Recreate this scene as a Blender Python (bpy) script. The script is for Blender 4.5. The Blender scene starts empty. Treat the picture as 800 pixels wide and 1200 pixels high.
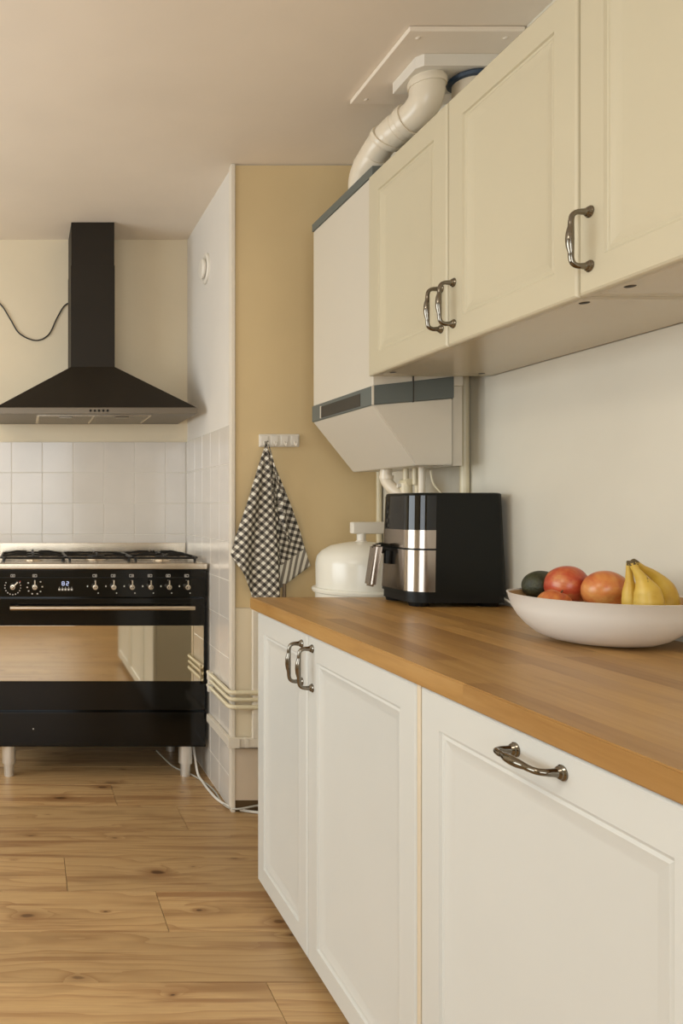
import bpy, bmesh, math, random
from mathutils import Vector, Matrix
random.seed(7)
R = math.radians
scn = bpy.context.scene
col = scn.collection

# ------------------------------------------------------------ camera
F, CX, CY, H = 900.0, 29.0, 593.0, 1.165      # focal length / principal point of the survey (800x1200), eye height
cam_d = bpy.data.cameras.new('camera')
cam = bpy.data.objects.new('camera', cam_d); col.objects.link(cam)
cam.location = (0, 0, H); cam.rotation_euler = (R(90), 0, 0)
cam_d.sensor_fit = 'HORIZONTAL'; cam_d.sensor_width = 36
cam_d.lens = 36 * F / 800
cam_d.shift_x = (400 - CX) / 800; cam_d.shift_y = -(600 - CY) / 800
cam_d.clip_start = 0.05
scn.camera = cam
# ------------------------------------------------------------ world, lights, exposure
w = bpy.data.worlds.new('world'); scn.world = w; w.use_nodes = True
wn = w.node_tree.nodes; wl = w.node_tree.links
bg = wn['Background']
sky = wn.new('ShaderNodeTexSky'); sky.sky_type = 'HOSEK_WILKIE'; sky.turbidity = 6; sky.ground_albedo = .35
sky.sun_direction = Vector((-.3, .55, .78)).normalized()
wl.new(sky.outputs[0], bg.inputs[0]); bg.inputs[1].default_value = 1.2

def area(name, loc, rot, sx, sy, power, color):
    d = bpy.data.lights.new(name, 'AREA'); d.shape = 'RECTANGLE'; d.size = sx; d.size_y = sy
    d.energy = power; d.color = color
    o = bpy.data.objects.new(name, d); col.objects.link(o); o.location = loc; o.rotation_euler = rot
    return o
# daylight coming in through the big window behind the camera, the window on the left, and a fill lamp added on the ceiling
area('rear_window_light', (-0.55, -2.05, 1.4), (R(104), 0, R(0)), 2.2, 1.4, 42, (.92, .97, 1.0))
area('left_window_light', (-2.25, 1.9, 1.45), (R(104), 0, R(-90)), 2.3, 1.3, 54, (.89, .96, 1.0))
area('added_fill_light', (-1.0, 0.6, H + 1.19), (0, 0, 0), .7, .7, 15, (1.0, .93, .80))  # added to brighten the deeper part of the kitchen
scn.view_settings.view_transform = 'Standard'; scn.view_settings.look = 'None'
scn.view_settings.exposure = 0.1; scn.view_settings.gamma = 1.0
scn.view_settings.use_curve_mapping = False

# ------------------------------------------------------------ materials
MC = {}
def srgb(r, g, b):
    f = lambda c: (c / 255 / 12.92) if c / 255 <= .04045 else ((c / 255 + .055) / 1.055) ** 2.4
    return (f(r), f(g), f(b), 1)
class NT:
    def __init__(s, name):
        s.m = bpy.data.materials.new(name); s.m.use_nodes = True
        s.n = s.m.node_tree.nodes; s.l = s.m.node_tree.links; s.b = s.n['Principled BSDF']
    def node(s, t, **kw):
        n = s.n.new(t)
        for k, v in kw.items(): setattr(n, k, v)
        return n
    def link(s, a, b): s.l.new(a, b)
    def math(s, op, a, b=None, c=None):
        n = s.n.new('ShaderNodeMath'); n.operation = op
        for i, v in enumerate((a, b, c)):
            if v is None: continue
            if isinstance(v, (int, float)): n.inputs[i].default_value = v
            else: s.l.new(v, n.inputs[i])
        return n.outputs[0]
    def mix(s, fac, a, b, blend='MIX'):
        n = s.n.new('ShaderNodeMix'); n.data_type = 'RGBA'; n.blend_type = blend
        for i, v in ((0, fac), (6, a), (7, b)):
            if isinstance(v, (int, float, tuple)): n.inputs[i].default_value = v
            else: s.l.new(v, n.inputs[i])
        return n.outputs[2]
    def noise(s, vec, scale, detail=3, dist=0.0, rough=.5):
        n = s.n.new('ShaderNodeTexNoise'); n.inputs['Scale'].default_value = scale
        n.inputs['Detail'].default_value = detail; n.inputs['Distortion'].default_value = dist
        n.inputs['Roughness'].default_value = rough
        if vec is not None: s.l.new(vec, n.inputs['Vector'])
        return n.outputs[0]
    def mapping(s, vec, scale=(1, 1, 1), loc=None, rot=(0, 0, 0)):
        n = s.n.new('ShaderNodeMapping'); n.inputs['Scale'].default_value = scale
        n.inputs['Rotation'].default_value = rot
        s.l.new(vec, n.inputs['Vector'])
        if loc is not None: s.l.new(loc, n.inputs['Location'])
        return n.outputs[0]
    def ramp(s, fac, stops):
        n = s.n.new('ShaderNodeValToRGB'); e = n.color_ramp.elements
        while len(e) < len(stops): e.new(.5)
        for i, (p, c) in enumerate(stops): e[i].position = p; e[i].color = c if isinstance(c, tuple) else (c, c, c, 1)
        s.l.new(fac, n.inputs[0]); return n.outputs[0]
    def bump(s, h, strength, dist=.002):
        n = s.n.new('ShaderNodeBump'); n.inputs['Strength'].default_value = strength; n.inputs['Distance'].default_value = dist
        s.l.new(h, n.inputs['Height']); s.l.new(n.outputs[0], s.b.inputs['Normal'])
    def geo(s):
        return s.n.new('ShaderNodeNewGeometry').outputs['Position']
def paint(name, c, rough=.5, metal=0.0, var=.03, vscale=3.0, bump=0.0, bscale=60, coat=0.0, spec=None):
    t = NT(name); b = t.b
    pos = t.geo()
    nz = t.noise(pos, vscale, 4)
    dark = tuple(x * (1 - var * 2.2) for x in c[:3]) + (1,); lite = tuple(min(1, x * (1 + var * 1.4)) for x in c[:3]) + (1,)
    t.link(t.ramp(nz, [(.3, dark), (.7, lite)]), b.inputs['Base Color'])
    b.inputs['Roughness'].default_value = rough; b.inputs['Metallic'].default_value = metal
    if coat: b.inputs['Coat Weight'].default_value = coat; b.inputs['Coat Roughness'].default_value = .08
    if spec is not None: b.inputs['Specular IOR Level'].default_value = spec
    if bump: t.bump(t.noise(pos, bscale, 4), bump, .002)
    return t.m
M = {}
M['ceiling'] = paint('ceiling_paint', srgb(238, 225, 207), .85, var=.015, bump=.12, bscale=25)
M['yellow'] = paint('yellow_wall_paint', srgb(218, 194, 148), .7, var=.03, vscale=1.8, bump=.08, bscale=12)
M['cream_wall'] = paint('cream_wall_paint', srgb(226, 212, 184), .8, var=.015, bump=.15, bscale=40)
M['white_wall'] = paint('white_wall_paint', srgb(218, 212, 196), .45, var=.02, bump=.12, bscale=9)
M['plaster'] = paint('niche_wall_paint', srgb(226, 219, 208), .7, var=.015, bump=.15, bscale=40)
M['room_wall'] = paint('room_wall_paint', srgb(206, 192, 160), .8)
M['tile'] = paint('white_glazed_tile', srgb(215, 207, 196), .14, var=.015, vscale=7, bump=.05, bscale=14)
M['grout'] = paint('pale_grout', srgb(228, 222, 210), .8)
M['cab_white'] = paint('white_cabinet_lacquer', srgb(208, 208, 202), .33, var=.008)
M['cab_cream'] = paint('cream_cabinet_lacquer', srgb(199, 189, 162), .33, var=.008)
M['cab_under'] = paint('cabinet_carcass_white', srgb(206, 194, 168), .16, var=.01)
M['edge'] = paint('cabinet_edge_band', srgb(214, 200, 176), .5)
M['steel'] = paint('brushed_steel', srgb(205, 192, 172), .26, 1, var=.03, vscale=20)
M['chrome'] = paint('polished_nickel', srgb(128, 121, 110), .14, 1, var=.02)
M['leg_steel'] = paint('satin_leg_steel', srgb(225, 221, 212), .42, .75, var=.01)
M['hood'] = paint('hood_black_enamel', srgb(38, 32, 24), .5, 0, var=.05, spec=.25)
M['hood_under'] = paint('hood_underside_metal', srgb(120, 110, 96), .4, .6)
M['filter'] = paint('hood_filter_mesh', srgb(150, 140, 122), .5, .5, bump=.5, bscale=220)
M['enamel'] = paint('black_enamel', srgb(14, 13, 10), .1, 0, var=.02, spec=.35)
M['matt_black'] = paint('matt_black', srgb(18, 17, 14), .5, 0, spec=.25)
M['iron'] = paint('cast_iron', srgb(30, 29, 27), .45, .2)
M['mirror_glass'] = paint('mirrored_oven_glass', srgb(216, 206, 184), .035, 1, var=.01)
M['plastic'] = paint('white_plastic', srgb(228, 221, 208), .4, var=.01)
M['pvc'] = paint('white_pvc_pipe', srgb(226, 214, 192), .28, var=.01)
M['boiler'] = paint('boiler_white_enamel', srgb(212, 204, 188), .4, var=.006)
M['boiler_grey'] = paint('boiler_grey_plastic', srgb(98, 104, 100), .45, var=.02)
M['dark_slot'] = paint('dark_slot', srgb(62, 58, 50), .6)
M['blue_rubber'] = paint('blue_rubber', srgb(48, 66, 86), .5)
M['cream_pipe'] = paint('cream_painted_pipe', srgb(224, 212, 180), .35, var=.02)
M['tank'] = paint('white_tank_enamel', srgb(232, 228, 214), .22, var=.01)
M['fry_black'] = paint('air_fryer_black', srgb(15, 16, 12), .4, var=.02, spec=.25)
M['fry_gloss'] = paint('air_fryer_gloss_black', srgb(12, 12, 11), .05)
M['fry_steel'] = paint('air_fryer_steel', srgb(168, 158, 148), .2, 1, var=.02)
M['bowl_out'] = paint('bowl_matt_white', srgb(230, 226, 218), .35, var=.008)
M['bowl_in'] = paint('bowl_bamboo_inside', srgb(196, 160, 112), .4, var=.04)
M['cable_white'] = paint('white_cable', srgb(226, 222, 212), .4)
M['cable_grey'] = paint('grey_cable', srgb(176, 172, 160), .4)
M['cable_black'] = paint('black_cable', srgb(42, 38, 34), .5)
M['trunk'] = paint('white_trunking', srgb(228, 218, 200), .4)
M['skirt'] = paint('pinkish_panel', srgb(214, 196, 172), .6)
M['print'] = paint('white_print', srgb(205, 200, 190), .5)
M['red_print'] = paint('red_print', srgb(170, 60, 40), .5)
M['door_dark'] = paint('dark_gap', srgb(60, 52, 40), .8)
M['stem'] = paint('fruit_stem', srgb(92, 70, 38), .7)
M['leaf'] = paint('hedge_leaf', srgb(70, 110, 50), .6, var=.15, vscale=8)
M['grass'] = paint('lawn_grass', srgb(86, 118, 56), .8, var=.1, vscale=5)

def glow(name, c, s):
    t = NT(name); t.b.inputs['Base Color'].default_value = (0, 0, 0, 1)
    t.b.inputs['Emission Color'].default_value = c; t.b.inputs['Emission Strength'].default_value = s; return t.m
M['display'] = glow('clock_display_light', srgb(205, 215, 250), 1.2)
M['lamp'] = glow('fill_lamp_diffuser', srgb(255, 236, 205), 2.5)  # glow meant for the added fill lamp

def glass():
    t = NT('window_glass'); n = t.n
    tr = n.new('ShaderNodeBsdfTransparent'); gl = n.new('ShaderNodeBsdfGlossy'); gl.inputs['Roughness'].default_value = .02
    mx = n.new('ShaderNodeMixShader'); mx.inputs[0].default_value = .08
    t.link(tr.outputs[0], mx.inputs[1]); t.link(gl.outputs[0], mx.inputs[2]); t.link(mx.outputs[0], n['Material Output'].inputs[0])
    return t.m
M['glass'] = glass()

def pine():
    t = NT('knotty_pine_plank')
    oi = t.n.new('ShaderNodeObjectInfo')
    off = t.n.new('ShaderNodeCombineXYZ')
    t.link(t.math('MULTIPLY', oi.outputs['Random'], 37.0), off.inputs[0]); t.link(t.math('MULTIPLY', oi.outputs['Random'], 91.0), off.inputs[1])
    add = t.n.new('ShaderNodeVectorMath'); add.operation = 'ADD'
    t.link(t.geo(), add.inputs[0]); t.link(off.outputs[0], add.inputs[1]); p = add.outputs[0]
    # knots: sparse elongated cells
    vo = t.n.new('ShaderNodeTexVoronoi'); vo.voronoi_dimensions = '2D'; vo.inputs['Scale'].default_value = 1.0
    warp = t.noise(t.mapping(p, (3, 10, 1)), 1.0, 3)
    pk = t.mapping(p, (3.4, 7.5, 1))
    wv = t.n.new('ShaderNodeVectorMath'); wv.operation = 'SCALE'
    nn = t.n.new('ShaderNodeTexNoise'); nn.inputs['Scale'].default_value = 4; nn.inputs['Detail'].default_value = 3
    t.link(p, nn.inputs['Vector']); t.link(nn.outputs[1], wv.inputs[0]); wv.inputs['Scale'].default_value = .35
    ad2 = t.n.new('ShaderNodeVectorMath'); ad2.operation = 'ADD'; t.link(pk, ad2.inputs[0]); t.link(wv.outputs[0], ad2.inputs[1])
    t.link(ad2.outputs[0], vo.inputs['Vector'])
    sep = t.n.new('ShaderNodeSeparateColor'); t.link(vo.outputs['Color'], sep.inputs[0])
    kn = t.math('DIVIDE', vo.outputs['Distance'], t.math('ADD', t.math('MULTIPLY', t.math('POWER', sep.outputs[2], 2.0), 1.0), .25))
    sel = t.math('MULTIPLY', t.math('GREATER_THAN', sep.outputs[0], .42), t.math('ADD', t.math('MULTIPLY', sep.outputs[1], .7), .3))
    # grain rings bending round the knots
    wob = t.math('ADD', t.math('MULTIPLY', t.noise(t.mapping(p, (.9, 4.5, 1)), 1.0, 3), 1.7),
                 t.math('MULTIPLY', t.math('MULTIPLY', t.math('POWER', 2.718, t.math('MULTIPLY', kn, -6.0)), .55), sel))
    sx = t.n.new('ShaderNodeSeparateXYZ'); t.link(p, sx.inputs[0])
    ph = t.math('ADD', t.math('MULTIPLY', sx.outputs[1], 22.0), t.math('MULTIPLY', wob, 5.0))
    ring = t.math('FRACT', ph)
    ring = t.math('POWER', ring, 2.2)
    fine = t.noise(t.mapping(p, (5, 170, 1)), 1.0, 4, rough=.7)
    base = t.ramp(ring, [(0.0, srgb(194, 158, 108)), (.5, srgb(186, 148, 98)), (.93, srgb(160, 119, 72)), (1.0, srgb(150, 108, 64))])
    c = t.mix(t.ramp(fine, [(.35, 0.0), (.7, .8)]), base, srgb(166, 130, 88))
    streak = t.ramp(t.noise(t.mapping(p, (1.3, 26, 1)), 1.0, 4, .8), [(.53, 0.0), (.64, .85)])
    c = t.mix(streak, c, srgb(134, 90, 50))
    big = t.noise(t.mapping(p, (1.2, 3, 1)), 1.0, 2)
    c = t.mix(t.math('MULTIPLY', big, .35), c, srgb(198, 168, 126))
    halo = t.math('MULTIPLY', t.ramp(kn, [(.06, .85), (.26, 0.0)]), sel)
    patch = t.noise(t.mapping(p, (2.2, 9, 1)), 1.0, 3, 1.0)
    c = t.mix(t.ramp(patch, [(.55, 0.0), (.75, .45)]), c, srgb(136, 104, 66))
    c = t.mix(halo, c, srgb(128, 88, 52))
    core = t.math('MULTIPLY', t.ramp(kn, [(.045, 1.0), (.085, 0.0)]), sel)
    c = t.mix(core, c, srgb(84, 56, 34))
    # plank to plank tone
    tone = t.ramp(oi.outputs['Random'], [(0, .86), (1, 1.06)])
    c = t.mix(1.0, c, tone, 'MULTIPLY')
    t.link(c, t.b.inputs['Base Color']); t.b.inputs['Roughness'].default_value = .4
    t.bump(fine, .12, .001)
    return t.m
M['pine'] = pine()

def stave():
    t = NT('oiled_oak_stave')
    oi = t.n.new('ShaderNodeObjectInfo')
    off = t.n.new('ShaderNodeCombineXYZ')
    t.link(t.math('MULTIPLY', oi.outputs['Random'], 53.0), off.inputs[0]); t.link(t.math('MULTIPLY', oi.outputs['Random'], 17.0), off.inputs[1])
    add = t.n.new('ShaderNodeVectorMath'); add.operation = 'ADD'
    t.link(t.geo(), add.inputs[0]); t.link(off.outputs[0], add.inputs[1]); p = add.outputs[0]
    g = t.noise(t.mapping(p, (60, 5, 60)), 1.0, 4, .4, .6)
    f = t.noise(t.mapping(p, (260, 18, 260)), 1.0, 3)
    b = t.noise(t.mapping(p, (9, 1.6, 9)), 1.0, 2, .5)
    c = t.ramp(g, [(.25, srgb(170, 126, 68)), (.55, srgb(190, 147, 85)), (.8, srgb(202, 162, 102))])
    c = t.mix(t.math('MULTIPLY', f, .35), c, srgb(162, 116, 64))
    c = t.mix(t.ramp(b, [(.45, 0.0), (.7, .45)]), c, srgb(200, 158, 104))
    tone = t.ramp(oi.outputs['Random'], [(0, srgb(212, 204, 192)), (.5, srgb(238, 236, 228)), (1, srgb(255, 255, 250))])
    c = t.mix(1.0, c, tone, 'MULTIPLY')
    t.link(c, t.b.inputs['Base Color']); t.b.inputs['Roughness'].default_value = .36
    t.bump(g, .05, .001)
    return t.m
M['stave'] = stave()

def gingham():
    t = NT('black_white_gingham')
    uv = t.n.new('ShaderNodeUVMap').outputs[0]
    s = t.n.new('ShaderNodeSeparateXYZ'); t.link(uv, s.inputs[0])
    a = t.math('LESS_THAN', t.math('FRACT', s.outputs[0]), .5)
    b = t.math('LESS_THAN', t.math('FRACT', s.outputs[1]), .5)
    k = t.math('MULTIPLY', t.math('ADD', a, b), .5)
    at = t.n.new('ShaderNodeAttribute'); at.attribute_name = 'hem'
    hemf = t.math('GREATER_THAN', at.outputs['Fac'], .5)
    k = t.mix(hemf, k, t.math('MULTIPLY', a, .5))
    c = t.ramp(k, [(0.0, srgb(232, 226, 210)), (.5, srgb(128, 120, 108)), (1.0, srgb(30, 27, 24))])
    w_ = t.noise(t.mapping(uv, (30, 30, 1)), 1, 2)
    c = t.mix(t.math('MULTIPLY', w_, .15), c, srgb(150, 142, 128))
    t.link(c, t.b.inputs['Base Color']); t.b.inputs['Roughness'].default_value = .9
    return t.m
M['gingham'] = gingham()

def fruit(name, c1, c2, c3, stretch=(14, 14, 2.5), rough=.38, spot=None):
    t = NT(name); tc = t.n.new('ShaderNodeTexCoord').outputs['Object']
    n1 = t.noise(t.mapping(tc, (9, 9, 9)), 2.0, 3, .5); n2 = t.noise(t.mapping(tc, stretch), 5.0, 4, .2, .7)
    k = t.math('ADD', t.math('MULTIPLY', n1, .65), t.math('MULTIPLY', n2, .35))
    c = t.ramp(k, [(.36, c1), (.5, c2), (.66, c3)])
    if spot:
        v = t.noise(t.mapping(tc, (95, 95, 45)), 1.0, 2)
        c = t.mix(t.ramp(v, [(.68, 0.0), (.74, .8)]), c, spot)
    t.link(c, t.b.inputs['Base Color']); t.b.inputs['Roughness'].default_value = rough
    t.bump(n2, .06, .001); return t.m
M['apple'] = fruit('red_apple_skin', srgb(160, 50, 34), srgb(186, 82, 52), srgb(206, 140, 84), rough=.3)
M['apple_b'] = fruit('orange_red_apple_skin', srgb(176, 74, 40), srgb(204, 122, 66), srgb(214, 156, 88), rough=.3)
M['avocado'] = paint('avocado_skin', srgb(52, 54, 32), .5, var=.25, vscale=70, bump=.8, bscale=240)
M['banana'] = fruit('banana_peel', srgb(190, 146, 46), srgb(206, 168, 66), srgb(212, 182, 88), stretch=(3, 3, 3), rough=.45, spot=srgb(96, 62, 26))
M['banana_tip'] = paint('banana_stem_end', srgb(92, 76, 44), .7)

# ------------------------------------------------------------ mesh helpers
class MB:
    """collects shapes in one bmesh"""
    def __init__(s): s.bm = bmesh.new(); s.hard = False
    def box(s, x0, x1, y0, y1, z0, z1, bev=0.0, seg=2):
        s.hard = True
        r = bmesh.ops.create_cube(s.bm, size=1.0); vs = r['verts']
        bmesh.ops.scale(s.bm, vec=(abs(x1 - x0), abs(y1 - y0), abs(z1 - z0)), verts=vs)
        bmesh.ops.translate(s.bm, vec=((x0 + x1) / 2, (y0 + y1) / 2, (z0 + z1) / 2), verts=vs)
        if bev:
            es = list({e for v in vs for e in v.link_edges})
            bmesh.ops.bevel(s.bm, geom=es, offset=bev, segments=seg, profile=.5, affect='EDGES')
        return s
    def hexa(s, pts):   # 8 points: bottom 4 (ccw), top 4
        s.hard = True
        v = [s.bm.verts.new(p) for p in pts]
        for f in ((0, 3, 2, 1), (4, 5, 6, 7), (0, 1, 5, 4), (1, 2, 6, 5), (2, 3, 7, 6), (3, 0, 4, 7)):
            s.bm.faces.new([v[i] for i in f])
        return s
    def cyl(s, p0, p1, r0, r1=None, n=24, cap=True):
        r1 = r0 if r1 is None else r1
        p0, p1 = Vector(p0), Vector(p1); d = (p1 - p0).normalized()
        u = d.orthogonal().normalized(); v = d.cross(u)
        a = [s.bm.verts.new(p0 + (u * math.cos(t) + v * math.sin(t)) * r0) for t in [2 * math.pi * i / n for i in range(n)]]
        b = [s.bm.verts.new(p1 + (u * math.cos(t) + v * math.sin(t)) * r1) for t in [2 * math.pi * i / n for i in range(n)]]
        for i in range(n): s.bm.faces.new((a[i], a[(i + 1) % n], b[(i + 1) % n], b[i]))
        if cap: s.bm.faces.new(a[::-1]); s.bm.faces.new(b)
        return s
    def tube(s, pts, rad, n=12, smooth=0):
        pts = [Vector(p) for p in pts]
        rads = rad if isinstance(rad, (list, tuple)) else [rad] * len(pts)
        if smooth:   # Catmull-Rom
            out, ro = [], []
            for i in range(len(pts) - 1):
                p0 = pts[max(0, i - 1)]; p1 = pts[i]; p2 = pts[i + 1]; p3 = pts[min(len(pts) - 1, i + 2)]
                for k in range(smooth):
                    t = k / smooth
                    out.append(.5 * ((2 * p1) + (p2 - p0) * t + (2 * p0 - 5 * p1 + 4 * p2 - p3) * t * t + (3 * p1 - p0 - 3 * p2 + p3) * t ** 3))
                    ro.append(rads[i] * (1 - t) + rads[i + 1] * t)
            out.append(pts[-1]); ro.append(rads[-1]); pts, rads = out, ro
        rings = []; up = None
        for i, p in enumerate(pts):
            d = (pts[min(i + 1, len(pts) - 1)] - pts[max(i - 1, 0)]).normalized()
            if up is None: up = d.orthogonal().normalized()
            up = (up - d * up.dot(d)).normalized(); v = d.cross(up)
            rings.append([s.bm.verts.new(p + (up * math.cos(t) + v * math.sin(t)) * rads[i]) for t in [2 * math.pi * k / n for k in range(n)]])
        for a, b in zip(rings, rings[1:]):
            for i in range(n): s.bm.faces.new((a[i], a[(i + 1) % n], b[(i + 1) % n], b[i]))
        s.bm.faces.new(rings[0][::-1]); s.bm.faces.new(rings[-1])
        return s
    def lathe(s, prof, n=48, c=(0, 0, 0), sy=1.0, axis='z'):
        rings = []
        for r, z in prof:
            if r < 1e-5: rings.append([s.bm.verts.new((0, 0, z))])
            else: rings.append([s.bm.verts.new((r * math.cos(t), r * sy * math.sin(t), z)) for t in [2 * math.pi * k / n for k in range(n)]])
        new = [v for r in rings for v in r]
        for a, b in zip(rings, rings[1:]):
            for i in range(n):
                j = (i + 1) % n
                if len(a) == 1 and len(b) == 1: continue
                if len(a) == 1: s.bm.faces.new((a[0], b[j], b[i]))
                elif len(b) == 1: s.bm.faces.new((a[i], a[j], b[0]))
                else: s.bm.faces.new((a[i], a[j], b[j], b[i]))
        if axis == '-x': bmesh.ops.rotate(s.bm, verts=new, matrix=Matrix.Rotation(R(-90), 3, 'Y'))
        if axis == '-y': bmesh.ops.rotate(s.bm, verts=new, matrix=Matrix.Rotation(R(90), 3, 'X'))
        bmesh.ops.translate(s.bm, vec=c, verts=new)
        return s
    def prism(s, outline, z0, z1, scale_fn=None):
        a = [s.bm.verts.new((x, y, z0)) for x, y in outline]; b = [s.bm.verts.new((x, y, z1)) for x, y in outline]
        n = len(a)
        for i in range(n): s.bm.faces.new((a[i], a[(i + 1) % n], b[(i + 1) % n], b[i]))
        s.bm.faces.new(a[::-1]); s.bm.faces.new(b); return s
    def build(s, name, mat, parent=None, smooth=True, angle=35, loc=None):
        bmesh.ops.recalc_face_normals(s.bm, faces=s.bm.faces)
        me = bpy.data.meshes.new(name)
        if loc is not None: bmesh.ops.translate(s.bm, vec=-Vector(loc), verts=s.bm.verts)
        for e in s.bm.edges:
            if len(e.link_faces) == 2 and e.calc_face_angle(0) > R(angle): e.smooth = False
        for f in s.bm.faces: f.smooth = smooth
        s.bm.to_mesh(me); s.bm.free(); me.materials.append(mat)
        o = bpy.data.objects.new(name, me); col.objects.link(o)
        if s.hard and len(me.polygons) > 6:
            wnm = o.modifiers.new('normals', 'WEIGHTED_NORMAL'); wnm.keep_sharp = True
        if loc is not None: o.location = loc
        if parent is not None:
            o.parent = parent
            if loc is None: o.location = -wloc(parent)
            else: o.location = Vector(loc) - wloc(parent)
        return o
def wloc(o):
    v = Vector((0, 0, 0))
    while o is not None: v += Vector(o.location); o = o.parent
    return v
def tag(o, label=None, cat=None, group=None, kind=None):
    if label: o['label'] = label
    if cat: o['category'] = cat
    if group: o['group'] = group
    if kind: o['kind'] = kind
    return o
def thing(name, label, cat, loc, group=None):
    o = bpy.data.objects.new(name, None); col.objects.link(o); o.location = loc; o.empty_display_size = .05
    return tag(o, label, cat, group)
def copy_tree(o, parent=None):
    c = o.copy(); col.objects.link(c); c.parent = parent
    for ch in list(o.children): copy_tree(ch, c)
    return c
def struct(o): o['kind'] = 'structure'; return o
# survey: world X / Z of something seen at depth Y
def SX(px, Y): return (px - CX) * Y / F
def SZ(py, Y): return H - (py - CY) * Y / F

# ------------------------------------------------------------ main dimensions
XW = 1.36          # right wall
XN = .7905         # side wall of the cooker niche
YB = 3.755         # back wall
YY = 2.928         # yellow wall
ZC = H + 1.302     # ceiling
XL, YR = -2.45, -2.3   # left wall, rear wall

# ------------------------------------------------------------ setting
struct(MB().box(XL - .1, XW + .1, YR - .1, YB + .1, ZC, ZC + .1).build('ceiling', M['ceiling']))
floor = struct(MB().box(XL - .1, XW + .1, YR - .1, YB + .1, -.1, -.012).build('floor', M['door_dark']))
PW = .222; y = 1.879 - PW * 19; k = -19
ends = {0: .590, 2: .395, 3: .130, 5: .590, 6: .36}   # plank ends read in the photo, by row
rows = []
for k in range(-19, 10):
    y0 = 1.879 + PW * (k - 1); y1 = y0 + PW
    e = ends.get(k, None)
    if e is None: e = random.uniform(-1.4, -.35)
    xs = [e]
    L = 1.35
    while xs[0] > XL: xs.insert(0, xs[0] - L - random.uniform(-.15, .1))
    while xs[-1] < XW: xs.append(xs[-1] + L + .35)
    for a, b in zip(xs, xs[1:]):
        a2, b2 = max(a, XL), min(b, XW); c0, c1 = max(y0, YR), min(y1, YB)
        if b2 - a2 < .02 or c1 - c0 < .02: continue
        MB().box(a2 + .0008, b2 - .0008, c0 + .0008, c1 - .0008, -.013, 0, bev=.0007, seg=1).build('plank', M['pine'], floor, loc=((a2 + b2) / 2, (c0 + c1) / 2, 0))

# walls
wb = struct(MB().box(XL - .1, XW + .1, YB, YB + .1, 0, ZC).build('wall_back', M['cream_wall']))
wr = struct(MB().box(XW, XW + .1, YR - .1, YB, 0, ZC).build('wall_right', M['white_wall']))
# rear wall with a window opening
def holed_wall(name, axis, pos, thick, a0, a1, h0, h1, v0, v1, mat):
    m = MB()
    def b(p0, p1, z0, z1):
        if axis == 'y': m.box(p0, p1, pos - thick, pos, z0, z1)
        else: m.box(pos - thick, pos, p0, p1, z0, z1)
    b(a0, h0, 0, ZC); b(h1, a1, 0, ZC); b(h0, h1, 0, v0); b(h0, h1, v1, ZC)
    return struct(m.build(name, mat))
holed_wall('wall_rear', 'y', YR, .1, XL - .1, XW + .1, -1.7, .6, .75, 2.25, M['room_wall'])
holed_wall('wall_left', 'x', XL, .1, YR, YB, .7, 3.1, .85, 2.3, M['room_wall'])
def window(name, axis, pos, h0, h1, v0, v1):
    m = MB(); g = MB(); n = 2
    def b(mm, p0, p1, z0, z1, d0, d1):
        if axis == 'y': mm.box(p0, p1, pos + d0, pos + d1, z0, z1)
        else: mm.box(pos + d0, pos + d1, p0, p1, z0, z1)
    f = .05
    b(m, h0, h0 + f, v0, v1, -.08, -.02); b(m, h1 - f, h1, v0, v1, -.08, -.02)
    b(m, h0 + f, h1 - f, v0, v0 + f, -.08, -.02); b(m, h0 + f, h1 - f, v1 - f, v1, -.08, -.02)
    b(m, (h0 + h1) / 2 - f / 2, (h0 + h1) / 2 + f / 2, v0 + f, v1 - f, -.08, -.02)
    o = struct(m.build(name, M['plastic']))
    b(g, h0 + f, (h0 + h1) / 2 - f / 2, v0 + f, v1 - f, -.055, -.05); g.build('pane', M['glass'], o)
    g = MB(); b(g, (h0 + h1) / 2 + f / 2, h1 - f, v0 + f, v1 - f, -.055, -.05); g.build('pane', M['glass'], o)
window('window_1', 'y', YR, -1.7, .6, .75, 2.25)
window('window_2', 'x', XL, .7, 3.1, .85, 2.3)

# pier between niche and boiler corner (solid), its yellow panel, its trim
pier = struct(MB().box(XN + .004, XW, YY + .004, YB, 0, ZC).build('wall_niche', M['plaster']))
pn = MB().box(SX(275.6, YY), XW - .012, YY - .002, YY + .006, SZ(712, YY), ZC - .004).build('panel', M['yellow'], pier)
MB().box(SX(275.6, YY), XW - .012, YY - .002, YY + .006, SZ(874, YY), SZ(712.5, YY)).build('panel_lit_part', M['cream_wall'], pier)  # lower part of the yellow panel, the light on it painted as cream
tag(pn, 'yellow painted board facing the kitchen')
struct(MB().box(XN - .006, SX(274.8, YY), YY - .010, YY + .026, 0, ZC - .001, bev=.002).build('trim_1', M['trunk']))
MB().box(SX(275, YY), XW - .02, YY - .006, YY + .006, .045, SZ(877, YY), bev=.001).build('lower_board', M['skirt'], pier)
struct(MB().box(XN + .01, XW - .012, YY - .003, YY + .004, .001, .045).build('gap_shade_strip', M['stem']))  # dark brown strip painting the shade in the gap under the lower board
struct(MB().cyl((XW - .014, YY - .008, SZ(880, YY)), (XW - .014, YY - .008, ZC), .010).build('trim_2', M['cream_pipe']))

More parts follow.
